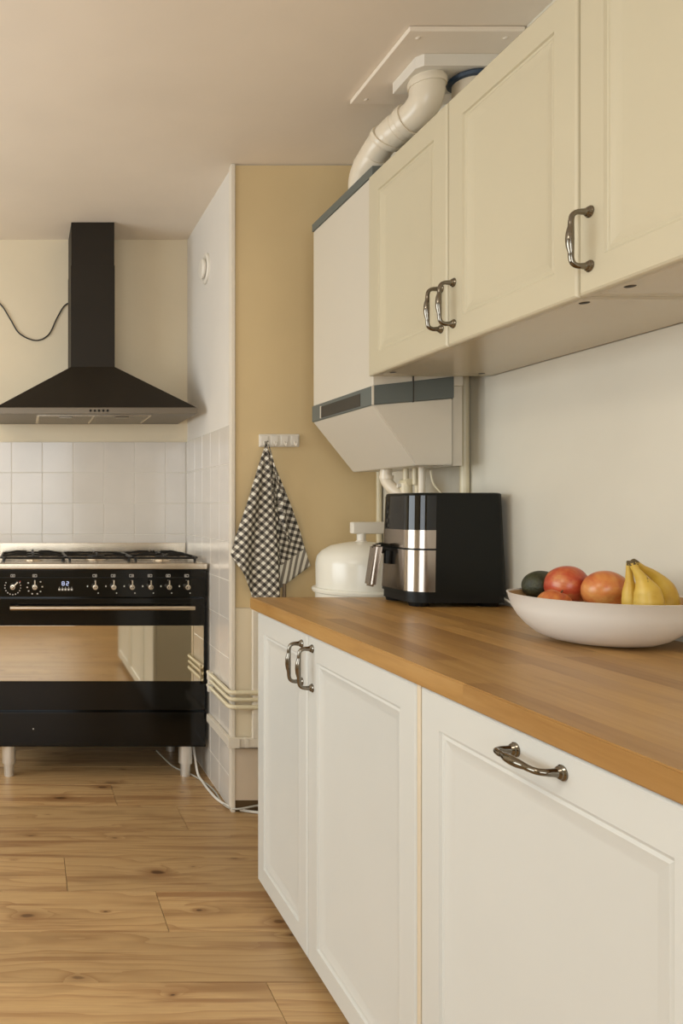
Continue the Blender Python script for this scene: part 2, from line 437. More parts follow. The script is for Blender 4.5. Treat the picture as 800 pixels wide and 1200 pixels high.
# tiles: back wall rows and niche side rows, one object per tile
def tile_mesh(w_, h_, axis):
    m = MB()
    if axis == 'y': m.box(-w_ / 2, w_ / 2, -.005, 0, -h_ / 2, h_ / 2, bev=.0012, seg=1)
    else: m.box(-.005, 0, -w_ / 2, w_ / 2, -h_ / 2, h_ / 2, bev=.0012, seg=1)
    return m
ZT = H + .313      # top of the tiling
P = .1502; G = .0022
tcache = {}
def put_tile(axis, c, w_, h_, parent):
    key = (axis, round(w_, 4), round(h_, 4))
    if key not in tcache:
        o = tile_mesh(w_, h_, axis).build('tile', M['tile'], parent); tcache[key] = o.data
    else:
        o = bpy.data.objects.new('tile', tcache[key]); col.objects.link(o); o.parent = parent
    o.location = c
    d = .0045
    o.rotation_euler = (random.uniform(-d, d) if axis == 'y' else 0, random.uniform(-d, d) if axis != 'y' else 0, random.uniform(-d, d))
gb = MB().box(-.62, XN - .004, YB - .0065, YB, ZT - P * 4, ZT - .001).build('grout', M['grout'], wb)
xj = SX(13.5, YB)
cols_ = [xj + P * i for i in range(-4, 6)]
for r in range(4):
    z = ZT - P * (r + .5)
    for a in cols_:
        put_tile('y', (a + P / 2, YB - .003, z), P - G, P - G, wb) if a + P < XN + .01 else put_tile('y', ((a + XN - .006) / 2, YB - .003, z), XN - .006 - a - G, P - G, wb)
gs = MB().box(XN - .0025, XN + .005, YY + .002, YB, 0, ZT - .001).build('grout', M['grout'], pier)
yj = 2.957
cuts = [yj + P * i for i in range(0, 6)] + [YB - .007]
for r in range(10):
    z1 = ZT - P * r; z0 = max(z1 - P, .003)
    for a, b in zip(cuts, cuts[1:]):
        if b - a < .012: continue
        put_tile('x', (XN + .001, (a + b) / 2, (z0 + z1) / 2), b - a - G, z1 - z0 - G, pier)

# ceiling boxing board above the boiler
b_ = thing('ceiling_board', 'white square board screwed to the ceiling above the boiler flue', 'board', (1.2, 2.3, ZC))
MB().box(SX(410, 2.46) , XW - .004, 2.08, 2.462, ZC - .016, ZC - .0005, bev=.004).build('board', M['ceiling'], b_)
for (x, y) in ((1.08, 2.11), (1.08, 2.43), (1.32, 2.11), (1.32, 2.43)):
    MB().lathe([(0, -.003), (.004, -.0025), (.007, 0)], 16, (x, y, ZC - .016)).build('screw_cap', M['ceiling'], b_)

# ------------------------------------------------------------ flues
f_ = thing('flue_pipe', 'white jointed plastic flue pipe rising from the boiler to the ceiling', 'pipe', (1.12, 2.49, H + 1.02))
rp = .048
top = (1.178, 2.25, ZC - .05)
pA = (1.178, 2.25, ZC - .085); pB = (1.150, 2.31, ZC - .145); pC = (1.120, 2.375, ZC - .165); pD = (1.098, 2.465, ZC - .218); pE = (1.110, 2.51, H + 1.012)
bm_ = MB(); bm_.tube([(1.178, 2.25, ZC - .046), pA, (1.174, 2.258, ZC - .115), (1.164, 2.282, ZC - .136), pB], [rp] * 5, 28, 5); bm_.build('elbow', M['pvc'], f_)
MB().tube([pB, pC], rp * 1.03, 28).build('pipe_section', M['pvc'], f_)
MB().tube([pC, (1.108, 2.40, ZC - .178), pD, (1.100, 2.495, ZC - .25), pE], rp * .97, 28, 4).build('pipe_section', M['pvc'], f_)
def ring(p, d, r, w_, nm='joint_ring'):
    p = Vector(p); d = Vector(d).normalized()
    MB().tube([p - d * w_ / 2, p - d * w_ * .4, p + d * w_ * .4, p + d * w_ / 2], [r * .985, r, r, r * .985], 28).build(nm, M['pvc'], f_)
ring(pB, Vector(pC) - Vector(pB), rp * 1.11, .02)
ring(Vector(pC) * .55 + Vector(pB) * .45, Vector(pC) - Vector(pB), rp * 1.06, .03)
ring(pC, Vector(pD) - Vector(pC), rp * 1.14, .016)
ring((1.178, 2.25, ZC - .066), (0, 0, 1), rp * 1.10, .018)
ring(Vector(pD) * .75 + Vector(pC) * .25, Vector(pD) - Vector(pC), rp * 1.04, .05)
m = MB()
m.prism([(1.118, 2.335), (1.118, 2.20), (1.135, 2.183), (XW - .004, 2.183), (XW - .004, 2.335)], ZC - .050, ZC - .0165)
bx = m.build('flue_terminal', M['plastic'])
tag(bx, 'thick white collar plate holding both flues under the ceiling board', 'plate')
f2 = thing('exhaust_pipe', 'white pipe with a dark blue sealing ring at the ceiling', 'pipe', (1.302, 2.25, H + 1.02))
MB().tube([(1.302, 2.25, H + .99), (1.302, 2.25, ZC - .051)], .046, 28).build('pipe', M['pvc'], f2)
MB().lathe([(.046, -.014), (.058, -.012), (.061, -.004), (.058, 0), (.046, 0)], 36, (1.302, 2.25, ZC - .052)).build('sealing_ring', M['blue_rubber'], f2)

# ------------------------------------------------------------ boiler
XF = 1.03; YN, YF = 2.272, 2.743; XBk = 1.268
bo = thing('wall_boiler', 'white wall-hung gas boiler with grey band between yellow wall and upper cabinets', 'boiler', (1.2, 2.5, H + .13))
zt, zb1, zb0 = H + 1.006, H + .356, H + .299
MB().box(XF, XBk + .03, YN, YF, zb1 , zt - .027, bev=.004).build('casing', M['boiler'], bo)
m = MB().box(XF - .004, XBk + .03, YN - .003, YF + .003, zt - .027, zt, bev=.002); m.build('top_cover', M['boiler_grey'], bo)
MB().box(XBk + .004, 1.300, YN + .012, YF - .01, H + .12, zt - .04).build('mounting_plate', M['boiler'], bo)
# grey band: front strip, and side strip rising to the wall
e = .0035
m = MB()
m.hexa([(XF - e, YN - e, zb0), (XBk, YN - e, zb0 + .020), (XBk, YF + e, zb0 + .020), (XF - e, YF + e, zb0),
        (XF - e, YN - e, zb1), (XBk, YN - e, zb1 + .027), (XBk, YF + e, zb1 + .027), (XF - e, YF + e, zb1)])
bmesh.ops.bevel(m.bm, geom=list(m.bm.edges), offset=.002, segments=1, affect='EDGES')
gband = m.build('grey_band', M['boiler_grey'], bo)
MB().box(XF - e - .0015, XF + .01, 2.35, YF - .085, zb0 + .006, zb1 - .012).build('display_recess', M['dark_slot'], gband)
MB().box(XF - e - .003, XF + .01, YF - .085, YF - .078, zb0 + .005, zb1 - .010).build('recess_edge', M['boiler'], gband)
MB().box(XF - e - .001, XF + .001, YN - e - .001, YN - .0005, zb0, zb1).build('corner_strip', M['boiler'], gband)
MB().box(1.146, 1.149, YN - e - .0012, YN + .002, zb0 + .008, zb1 + .06).build('seam', M['dark_slot'], bo)
# tapered lower cover
zl = H + .121
m = MB()
m.hexa([(1.159, YN, zl), (XBk - .003, YN, zl + .001), (XBk - .003, YF, zl + .001), (1.172, YF, zl),
        (XF, YN, zb0), (XBk - .003, YN, zb0 + .019), (XBk - .003, YF, zb0 + .019), (XF, YF, zb0)])
bmesh.ops.bevel(m.bm, geom=list(m.bm.edges), offset=.0025, segments=2, affect='EDGES')
m.build('lower_cover', M['boiler'], bo)
# pipes below boiler
def pipe_thing(name, label, pts, r, mat, smooth=6, cat='pipe', parts=None, group=None):
    o = MB().tube(pts, r, 16, smooth).build(name, mat, loc=pts[0]); tag(o, label, cat, group); return o
o = thing('condensate_pipe', 'white ribbed bent drain pipe under the boiler, leftmost of the pipes', 'pipe', (1.20, 2.55, H + .12))
MB().tube([(1.20, 2.55, H + .124), (1.20, 2.55, H + .085), (1.215, 2.52, H + .05), (1.26, 2.48, H - .0), (1.275, 2.47, H - .06)], .019, 18, 5).build('pipe', M['pvc'], o)
for p, d in (((1.20, 2.55, H + .095), (0, 0, 1)), ((1.232, 2.505, H + .03), (.045, -.04, -.05))):
    p = Vector(p); d = Vector(d).normalized(); MB().tube([p - d * .006, p + d * .006], .0225, 18).build('collar', M['pvc'], o)
o = thing('gas_valve', 'small white valve with crosswise lever on a pipe under the boiler', 'valve', (1.24, 2.50, H + .12))
MB().cyl((1.24, 2.50, H + .122), (1.24, 2.50, H + .07), .009).build('pipe', M['cream_pipe'], o)
MB().cyl((1.24, 2.475, H + .078), (1.24, 2.525, H + .078), .011).build('valve_body', M['cream_pipe'], o)
MB().tube([(1.212, 2.50, H + .066), (1.24, 2.497, H + .068), (1.272, 2.494, H + .078)], .007, 12).build('lever', M['plastic'], o)
MB().cyl((1.24, 2.50, H + .075), (1.24, 2.50, H - .1), .020).build('lower_pipe', M['cream_pipe'], o)
pipe_thing('water_pipe', 'slim cream pipe left of the straight white one under the boiler', [(1.250, 2.46, H + .124), (1.250, 2.46, H + .07), (1.258, 2.46, H + .04), (1.258, 2.46, H - .35)], .0085, M['cream_pipe'])
pipe_thing('supply_pipe', 'straight white pipe dropping from the boiler behind the air fryer', [(1.240, 2.40, H + .124), (1.240, 2.40, H - .35)], .0105, M['pvc'], 0)
pipe_thing('thin_conduit', 'thin slanting wire running down the wall under the boiler', [(1.262, 2.39, H + .11), (1.268, 2.385, H + .07), (1.29, 2.375, H + .035), (1.32, 2.37, H - .02)], .003, M['cream_pipe'])
# tall pipe beside the boiler
o = pipe_thing('riser_pipe', 'tall cream vertical pipe on the wall right of the boiler', [(1.345, 2.350, H - .2805), (1.345, 2.350, ZC - .002)], .0135, M['cream_pipe'], 0)
pw = MB().box(XW - .006, XW, .2, 2.262, H - .265, H + .3767, bev=.001).build('wall_panel', M['white_wall'])
tag(pw, 'smooth white splash panel on the wall between worktop and upper cabinets', 'panel')

# ------------------------------------------------------------ tank
o = thing('domed_tank', 'white domed tank with crossbar standing behind the air fryer', 'tank', (1.145, 2.66, 0))
ct = (1.165, 2.66, 0); rt = .150
MB().lathe([(0, .002), (rt * .95, .002), (rt, .02), (rt, H - .31), (rt + .002, H - .30)], 48, ct).build('body', M['tank'], o)
zz = H - .289
MB().lathe([(rt, zz - .012), (rt + .010, zz - .008), (rt + .012, zz), (rt + .008, zz + .006), (rt - .004, zz + .008)], 48, ct).build('rim', M['tank'], o)
prof = [(rt - .002, zz + .006), (rt - .001, H - .20), (rt - .006, H - .175), (rt - .02, H - .157), (rt - .05, H - .138), (rt * .38, H - .128), (.03, H - .1235), (0, H - .123)]
MB().lathe(prof, 48, ct).build('dome', M['tank'], o)
MB().lathe([(.022, H - .127), (.019, H - .122), (.0145, H - .118), (.0145, H - .093), (0, H - .093)], 24, ct).build('neck', M['plastic'], o)
MB().box(1.13, XW - .02, 2.644, 2.676, H - .096, H - .055, bev=.006).build('crossbar', M['plastic'], o)

# ------------------------------------------------------------ hook rail and towel
hr = thing('hook_rail', 'white plastic rail of four small hooks on the yellow wall', 'hook rail', (SX(326, YY), YY, SZ(516, YY)))
x0, x1 = SX(302.5, YY), SX(349.5, YY); z0, z1 = SZ(524, YY), SZ(509, YY)
MB().box(x0, x1, YY - .012, YY - .003, z0, z1, bev=.003).build('back_plate', M['plastic'], hr)
for i in range(4):
    cx = x0 + (x1 - x0) * (.125 + .25 * i)
    MB().box(cx - .015, cx + .015, YY - .016, YY - .011, z0 + .004, z1 - .006, bev=.003).build('hook_plate', M['plastic'], hr)
    MB().tube([(cx, YY - .014, z0 + .02), (cx, YY - .022, z0 + .008), (cx, YY - .034, z0 + .004), (cx, YY - .038, z0 + .014)], .0035, 10, 4).build('hook', M['plastic'], hr)

def towel():
    bm = bmesh.new(); uvl = bm.loops.layers.uv.new('UVMap'); hl = bm.verts.layers.float.new('hem')
    hx, hz = SX(307.5, YY), SZ(518, YY)
    def lobe(tips, base_y, amp, nf, phase, rot, off, nu=70, nv=60, hem=2.0):
        # tips: bottom edge polyline (px,py) left to right; rays run from the hook to that edge
        tp = [Vector((SX(a, YY), SZ(b, YY))) for a, b in tips]
        L = [0]
        for a, b in zip(tp, tp[1:]): L.append(L[-1] + (b - a).length)
        grid = []
        for i in range(nu + 1):
            s = i / nu * L[-1]; j = 0
            while j < len(L) - 2 and s > L[j + 1]: j += 1
            p = tp[j].lerp(tp[j + 1], (s - L[j]) / (L[j + 1] - L[j]))
            row = []
            for k in range(nv + 1):
                t = k / nv
                # gathered near the hook, opening downward
                spread = t ** 1.0
                q = Vector((hx, hz)) * (1 - t) + p * t
                wx = (p.x - hx) * spread + hx
                bow = .008 * math.sin(math.pi * t)
                x = wx + bow * (1 if p.x > hx else -1) * .6
                u = i / nu
                fold = amp * (.25 + .75 * t) * math.sin(nf * math.pi * 2 * u + phase + .7 * math.sin(3 * t)) + .004 * math.sin(9 * t + 5 * u)
                y = base_y - .012 - .012 * math.sin(math.pi * min(1, t * 1.2)) + fold * min(1, t * 3 + .15)
                row.append((Vector((x, y, q.y)), u, t))
            grid.append(row)
        vs = [[bm.verts.new(c[0]) for c in r] for r in grid]
        for r_, g_ in zip(vs, grid):
            for v_, c_ in zip(r_, g_): v_[hl] = 1.0 if c_[2] > hem else 0.0
        ca, sa = math.cos(rot), math.sin(rot)
        per = .0235
        def uvof(i, k):
            x, y, z = grid[i][k][0]
            stretch = 1.0
            xx = (x - hx) * 1.08 + .15 * (y - base_y); zz = (z - hz) * 1.02
            return ((xx * ca - zz * sa) / per + off, (xx * sa + zz * ca) / per)
        for i in range(nu):
            for k in range(nv):
                f = bm.faces.new((vs[i][k], vs[i][k + 1], vs[i + 1][k + 1], vs[i + 1][k]))
                for lp, (a, b) in zip(f.loops, ((i, k), (i, k + 1), (i + 1, k + 1), (i + 1, k))):
                    lp[uvl].uv = uvof(a, b)
    lobe([(309, 668), (322, 690), (336, 680), (350, 671), (361.5, 663)], YY - .016, .006, 1.3, .6, R(14), .2, hem=.86)
    lobe([(267, 649), (274, 661), (282, 674), (291, 695), (294, 705), (308, 706), (321, 703), (326, 668)], YY - .036, .013, 1.9, 2.2, R(42), 0, hem=2)
    lobe([(322, 610), (326, 622), (334, 634)], YY - .050, .004, 1.0, 0.5, R(25), .4, nu=20)
    me = bpy.data.meshes.new('tea_towel')
    bmesh.ops.recalc_face_normals(bm, faces=bm.faces)
    for f in bm.faces: f.smooth = True
    bm.to_mesh(me); bm.free(); me.materials.append(M['gingham'])
    o = bpy.data.objects.new('tea_towel', me); col.objects.link(o)
    sd = o.modifiers.new('thickness', 'SOLIDIFY'); sd.thickness = .0016
    tag(o, 'black and white gingham tea towel hanging from the hook rail', 'towel')
towel()
pipe_thing('grey_stub_pipe', 'thin grey upright pipe just right of the towel behind the worktop', [(SX(333, 2.88), 2.88, H - .38), (SX(333, 2.88), 2.88, SZ(684, 2.88))], .007, paint('grey_pipe_metal', srgb(120, 104, 84), .4, .5), 0)

# round wall vent in niche
o = thing('round_vent', 'round white vent disc high on the niche side wall', 'vent', (XN, 3.356, SZ(315, 3.356)))
cv = (XN + .004, 3.356, SZ(315, 3.356))
MB().lathe([(.066, 0), (.066, .008), (.060, .013), (.052, .013), (.046, .008), (.0, .008)], 40, cv, axis='-x').build('outer_ring', M['plastic'], o)
MB().lathe([(.0, .03), (.036, .028), (.043, .022), (.043, .014), (.03, .008)], 40, cv, axis='-x').build('centre_disc', M['plastic'], o)

# wrapped pipes and trunking at the pier foot
xr = .905
for i, (pyL, pyR, rr) in enumerate(((794, 812, .0085), (803, 820, .0075), (812, 829, .0085))):
    zc = SZ(pyR, YY - .03)
    off = .010 + rr
    pts = [(XN - off, 3.235, zc + .006 ), (XN - off, 3.16, zc + .004), (XN - off, 3.0, zc + .002), (XN - off + .004, YY - .012, zc), (XN + .012, YY - off - .008, zc), (XN + .05, YY - off - .01, zc), (XW - .05, YY - off - .01, zc)]
    lab = ['topmost', 'middle', 'lowest'][i] + ' of three cream pipes wrapping the pier corner by the stove'
    o = thing('heating_pipe', lab, 'pipe', (XN, YY, zc))
    MB().tube(pts, rr, 14, 6).build('pipe', M['cream_pipe'], o)
    for yy in (3.20,):
        MB().box(XN - off - rr - .003, XN - .005, yy - .008, yy + .008, zc - rr - .004, zc + rr + .006, bev=.002).build('pipe_clip', M['plastic'], o)
o = thing('cable_trunking', 'white cable trunking stepping around the pier corner with upright branch', 'trunking', (XN, YY, SZ(860, YY)))
zt0, zt1 = SZ(875, YY - .02), SZ(865, YY - .02)
MB().box(XN - .022, XN - .006, YY - .03, 3.25, zt0, zt1, bev=.002).build('side_run', M['trunk'], o)
MB().box(XN - .024, XN + .02, YY - .036, YY - .010, zt0 - .002, zt1 + .002, bev=.002).build('corner_cap', M['trunk'], o)
MB().box(XN + .02, XW - .06, YY - .030, YY - .008, zt0, zt1, bev=.002).build('front_run', M['trunk'], o)
MB().box(XN + .040, XN + .055, YY - .032, YY - .008, zt0 - .001, zt1 + .001, bev=.001).build('joint_cover', M['trunk'], o)
MB().box(SX(296.5, YY - .03), SX(303, YY - .03), YY - .028, YY - .008, zt1, H - .33, bev=.002).build('upright_run', M['trunk'], o)

# floor cables
pipe_thing('white_power_cable', 'thick white cable curling over the floor beside the stove leg', [(.735, 3.42, .15), (.737, 3.36, .11), (.742, 3.30, .02), (.748, 3.22, .006), (.750, 3.14, .006), (.762, 3.03, .006), (.80, 2.945, .006), (.88, 2.905, .006), (.96, 2.89, .006)], .0052, M['cable_white'], 8, 'cable')
pipe_thing('grey_power_cable', 'thinner grey cable lying behind the white one at the pier foot', [(.60, 3.5, .05), (.66, 3.42, .006), (.715, 3.33, .005), (.755, 3.22, .005), (.772, 3.12, .005), (.772, 2.99, .005), (.80, 2.912, .016), (.90, 2.915, .030), (.97, 2.915, .022)], .0036, M['cable_grey'], 8, 'cable')

# ------------------------------------------------------------ base cabinets
XD = .703; ZD0, ZD1 = H - 1.128, H - .3190
def panel_door(y0, y1, z0, z1, x, th=.019, fr=.058, name='door', mat=None, parent=None):
    """framed door facing -X, lying in the plane x (front)"""
    bm = MB(); b = bm.bm
    # profile: (inset, depth)
    prof = [(0, .006), (.002, .0025), (.006, 0), (fr, 0), (fr + .0025, .0042), (fr + .006, .0050), (fr + .011, .0036), (fr + .031, .0088), (fr + .034, .0092)]
    loops = []
    def loop(i, d): return [b.verts.new((x + d, yy, zz)) for yy, zz in ((y0 + i, z0 + i), (y1 - i, z0 + i), (y1 - i, z1 - i), (y0 + i, z1 - i))]
    back = loop(0, th); loops.append(back)
    for i, d in prof: loops.append(loop(i, d))
    for a, c in zip(loops, loops[1:]):
        for i in range(4): b.faces.new((a[i], a[(i + 1) % 4], c[(i + 1) % 4], c[i]))
    b.faces.new(loops[-1]); b.faces.new(back)
    return bm.build(name, mat, parent, angle=12)

def handle_mesh(L=.096, out=.033):
    """bow handle along Z, posts on plane x=0, projecting to -X"""
    m = MB(); pts = []; rr = []
    for s_ in (-1,):
        pass
    h = L / 2
    path = [(-0.001, -h, .0075), (-.012, -h, .0055), (-.022, -h + .0005, .0048), (-.030, -h + .005, .0046), (-out, -h + .014, .0046), (-out - .0005, -h + .025, .0050), (-out - .002, -.012, .0064), (-out - .0025, 0, .0070), (-out - .002, .012, .0064), (-out - .0005, h - .025, .0050), (-out, h - .014, .0046), (-.030, h - .005, .0046), (-.022, h - .0005, .0048), (-.012, h, .0055), (-.001, h, .0075)]
    m.tube([(p[0], 0, p[1]) for p in path], [p[2] for p in path], 16, 4)
    return m
def rosette(z):
    return MB().lathe([(.0105, 0), (.0105, .002), (.0085, .004), (.0085, .0055), (.006, .0085), (.0, .009)], 24, (0, 0, z), axis='-x')
H_BOW = None; H_ROS = None
def add_handle(parent, x, y, z, horizontal=False):
    global H_BOW, H_ROS
    if H_BOW is None:
        bow = handle_mesh().build('handle', M['chrome'], parent, angle=60); H_BOW = bow.data
    else:
        bow = bpy.data.objects.new('handle', H_BOW); col.objects.link(bow); bow.parent = parent
    bow.location = Vector((x, y, z)) - wloc(parent)
    if horizontal: bow.rotation_euler = (R(90), 0, 0)
    for s_ in (-1, 1):
        if H_ROS is None:
            r = rosette(0).build('rosette', M['chrome'], bow); H_ROS = r.data
        else:
            r = bpy.data.objects.new('rosette', H_ROS); col.objects.link(r); r.parent = bow
        r.location = (0, 0, s_ * .048)
    return bow
def carcass(parent, x0, x1, y0, y1, z0, z1, mat, back=True, under=None):
    t_ = .018
    MB().box(x0, x1, y1 - t_, y1, z0, z1).build('side_panel', mat, parent)
    MB().box(x0, x1, y0, y0 + t_, z0, z1).build('side_panel', mat, parent)
    MB().box(x0, x1, y0 + t_, y1 - t_, z0, z0 + t_).build('bottom_panel', under or mat, parent)
    MB().box(x0, x1, y0 + t_, y1 - t_, z1 - t_, z1).build('top_panel', mat, parent)
    MB().box(x1 - .006, x1, y0 + t_, y1 - t_, z0 + t_, z1 - t_).build('back_panel', mat, parent)
yD = [2.320, 1.9125, 1.379, 1.366, .766]
def base_cab(name, label, y0, y1):
    c = thing(name, label, 'cabinet', ((XD + 1.3) / 2, (y0 + y1) / 2, 0))
    carcass(c, XD + .021, 1.26, y0, y1, ZD0 + .004, H - .317, M['cab_white'])
    return c
cA = base_cab('base_cabinet', 'white base cabinet with narrow door at the far end of the worktop', yD[1] - .002, yD[0] + .003)
d1 = panel_door(yD[1] + .001, yD[0], ZD0, ZD1, XD, mat=M['cab_white'], parent=cA)
add_handle(d1, XD, 1.948, H - .397)
cB = base_cab('base_cabinet', 'white base cabinet in the middle with wide door and upright handle', yD[2] - .004, yD[1] - .004)
d2 = panel_door(yD[2] + .002, yD[1] - .003, ZD0, ZD1, XD, mat=M['cab_white'], parent=cB)
add_handle(d2, XD, 1.877, H - .397)
cC = thing('base_cabinet', 'white base cabinet nearest the camera, one wide front with a horizontal handle', 'cabinet', (1.0, 1.06, 0))
MB().box(XD + .025, 1.27, yD[4], yD[3] - .006, .03, H - .33, bev=.004).build('body', M['cab_white'], cC)
d3 = panel_door(yD[4] + .002, yD[3] - .002, ZD0, ZD1, XD - .001, fr=.062, name='front_panel', mat=M['cab_white'], parent=cC)
add_handle(d3, XD - .001, 1.051, H - .3485, horizontal=True)
MB().box(XD + .0005, XD + .016, yD[3] - .0005, yD[2] - .0005, ZD0 + .002, ZD1, bev=.001).build('filler_strip', M['edge'], cB)
for c, (a, b) in ((cA, (yD[1], yD[0])), (cB, (yD[2], yD[1] - .006))):
    MB().box(XD + .075, XD + .09, a + .002, b - .002, .001, ZD0 + .004).build('plinth', M['cab_white'], c)
    for yy in (a + .06, b - .06):
        MB().cyl((1.2, yy, .0), (1.2, yy, ZD0 + .004), .02).build('foot', M['matt_black'], c)
for yy in (yD[4] + .06, yD[3] - .06):
    for xx in (XD + .12, 1.2): MB().cyl((xx, yy, .0), (xx, yy, .03), .018).build('foot', M['matt_black'], cC)

# ------------------------------------------------------------ worktop (staves)
ZW1, ZW0 = H - .281, H - .3168
XF0 = .6945; YE = 2.368; YS = .70
wt = thing('worktop', 'oiled butcher-block wooden worktop running over the white base cabinets', 'worktop', (1.0, 1.5, ZW0))
nr = 13; sw = (XW - .003 - XF0) / nr
for i in range(nr):
    xa = XF0 + sw * i; yy = YE; first = True
    while yy > YS + .01:
        L = random.uniform(.32, .75) if not first else random.uniform(.12, .6); first = False
        if i == 0: L = 1.15
        y2 = max(YS, yy - L)
        if y2 - YS < .08: y2 = YS
        m = MB().box(xa + .00005, xa + sw - .00005, y2 + .00005, yy - .00005, ZW0, ZW1)
        # softened outer edges only
        es = []
        for ed in m.bm.edges:
            a, b = ed.verts
            if i == 0 and abs(a.co.x - (xa + .00005)) < 1e-6 and abs(b.co.x - a.co.x) < 1e-6 and abs(a.co.z - b.co.z) < 1e-6: es.append(ed)
        if es: bmesh.ops.bevel(m.bm, geom=es, offset=.0025, segments=3, affect='EDGES')
        m.build('stave', M['stave'], wt, loc=(xa, yy, ZW0)); yy = y2

# ------------------------------------------------------------ upper cabinets
XU = .9966; ZU0, ZU1 = H + .3767, H + .954
yU = [2.231, 1.812, 1.385, .960]
def upper(name, label, y0, y1):
    c = thing(name, label, 'cabinet', ((XU + XW) / 2, (y0 + y1) / 2, ZU0), )
    carcass(c, XU + .0215, XW - .0065, y0 + .0008, y1 - .0008, ZU0 + .001, ZU1, M['cab_cream'], under=M['cab_under'])
    return c
uA = upper('wall_cabinet', 'cream double-door wall cabinet beside the boiler', yU[2], yU[0])
uB = upper('wall_cabinet', 'cream wall cabinet nearest the camera, handle at its left', yU[3], yU[2])
for (a, b, c, hy) in ((yU[1], yU[0], uA, 1.838), (yU[2], yU[1], uA, 1.785), (yU[3], yU[2], uB, 1.355)):
    d = panel_door(a + .0016, b - .0016, ZU0 - .001, ZU1, XU, fr=.06, mat=M['cab_cream'], parent=c)
    add_handle(d, XU, hy, H + .4715)
for (x, y) in ((1.040, 1.428), (1.040, 1.320), (1.04, 2.17), (1.30, 2.187), (1.30, 1.428), (1.30, 1.32)):
    MB().lathe([(0, -.0012), (.0075, -.001), (.009, 0)], 24, (x, y, ZU0 + .001)).build('cover_cap', M['dark_slot'], uA if y > yU[2] else uB)

# ------------------------------------------------------------ air fryer
af = thing('air_fryer', 'black air fryer with steel front drawer standing on the worktop', 'air fryer', (1.2, 2.245, ZW1))
def rrect(x0, x1, y0, y1, r_f, r_b, n=10):
    pts = []
    for cx, cy, r, a0 in ((x0 + r_f, y0 + r_f, r_f, 180), (x1 - r_b, y0 + r_b, r_b, 270), (x1 - r_b, y1 - r_b, r_b, 0), (x0 + r_f, y1 - r_f, r_f, 90)):
        for k in range(n + 1):
            t = R(a0 + 90 * k / n); pts.append((cx + r * math.cos(t), cy + r * math.sin(t)))
    return pts
ax0, ax1, ay0, ay1 = 1.078, 1.333, 2.132, 2.330
def taper(z): return .0 + .010 * (1 - (z - ZW1) / .318)      # wider at the bottom
def fry_solid(z0, z1, grow=0.0, nz=6, topround=0.0, sel=None, name='body', mat=None, parent=None, inner=None):
    m = MB(); rings = []
    for k in range(nz + 1):
        z = z0 + (z1 - z0) * k / nz; g = grow + taper(z)
        rings.append([m.bm.verts.new((x, y, z)) for x, y in rrect(ax0 - g, ax1 + g, ay0 - g, ay1 + g, .050, .026)])
    if topround:
        for k in range(1, 5):
            a = math.pi / 2 * k / 4; g = grow + taper(z1) - topround * (1 - math.cos(a)); z = z1 + topround * math.sin(a)
            rings.append([m.bm.verts.new((x, y, z)) for x, y in rrect(ax0 - g, ax1 + g, ay0 - g, ay1 + g, .046, .024)])
    for a, b in zip(rings, rings[1:]):
        n = len(a)
        for i in range(n): m.bm.faces.new((a[i], a[(i + 1) % n], b[(i + 1) % n], b[i]))
    m.bm.faces.new(rings[0][::-1]); m.bm.faces.new(rings[-1])
    return m.build(name, mat, parent)
fry_solid(ZW1 + .034, ZW1 + .311, 0, 6, .007, name='body', mat=M['fry_black'], parent=af)
fry_solid(ZW1 + .012, ZW1 + .034, -.004, 2, 0, name='base', mat=M['matt_black'], parent=af)
for (x, y) in ((ax0 + .03, ay0 + .03), (ax1 - .03, ay0 + .03), (ax0 + .03, ay1 - .03), (ax1 - .03, ay1 - .03)):
    MB().cyl((x, y, ZW1), (x, y, ZW1 + .014), .024, .028).build('foot', M['matt_black'], af)
# front shells wrap the rounded front corners
def front_shell(z0, z1, grow, name, mat, yclip=.052, th=.004):
    m = MB(); nz = 4; n = 12
    def outline(g):
        x0, y0, y1, r = ax0 - g, ay0 - g, ay1 + g, .050
        pts = [(x0 + r + .016, y0)]
        for k in range(n + 1):
            t = R(270 - 90 * k / n); pts.append((x0 + r + r * math.cos(t), y0 + r + r * math.sin(t)))
        for k in range(n + 1):
            t = R(180 - 90 * k / n); pts.append((x0 + r + r * math.cos(t), y1 - r + r * math.sin(t)))
        return pts
    R1 = []; R2 = []
    for k in range(nz + 1):
        z = z0 + (z1 - z0) * k / nz; g = grow + taper(z)
        R1.append([m.bm.verts.new((x, y, z)) for x, y in outline(g)]); R2.append([m.bm.verts.new((x, y, z)) for x, y in outline(g - th)])
    L = len(R1[0])
    for k in range(nz):
        for i in range(L - 1):
            m.bm.faces.new((R1[k][i], R1[k][i + 1], R1[k + 1][i + 1], R1[k + 1][i]))
            m.bm.faces.new((R2[k][i + 1], R2[k][i], R2[k + 1][i], R2[k + 1][i + 1]))
        for i in (0, L - 1): m.bm.faces.new((R1[k][i], R2[k][i], R2[k + 1][i], R1[k + 1][i]))
    for i in range(L - 1):
        m.bm.faces.new((R1[0][i], R2[0][i], R2[0][i + 1], R1[0][i + 1])); m.bm.faces.new((R1[-1][i + 1], R2[-1][i + 1], R2[-1][i], R1[-1][i]))
    return m.build(name, mat, af)
front_shell(ZW1 + .214, ZW1 + .310, .0015, 'control_panel', M['fry_gloss'])
front_shell(ZW1 + .163, ZW1 + .214, .0018, 'steel_band', M['fry_steel'])
dr = front_shell(ZW1 + .043, ZW1 + .158, .0022, 'drawer', M['fry_steel'])
yh = 2.262; xh = ax0 - .008
m = MB()
m.tube([(xh + .015, yh - .002, ZW1 + .150), (xh - .022, yh + .002, ZW1 + .158), (xh - .040, yh + .004, ZW1 + .150)], [.017, .016, .012], 14, 4)
m.build('handle_arm', M['fry_black'], dr)
m = MB()
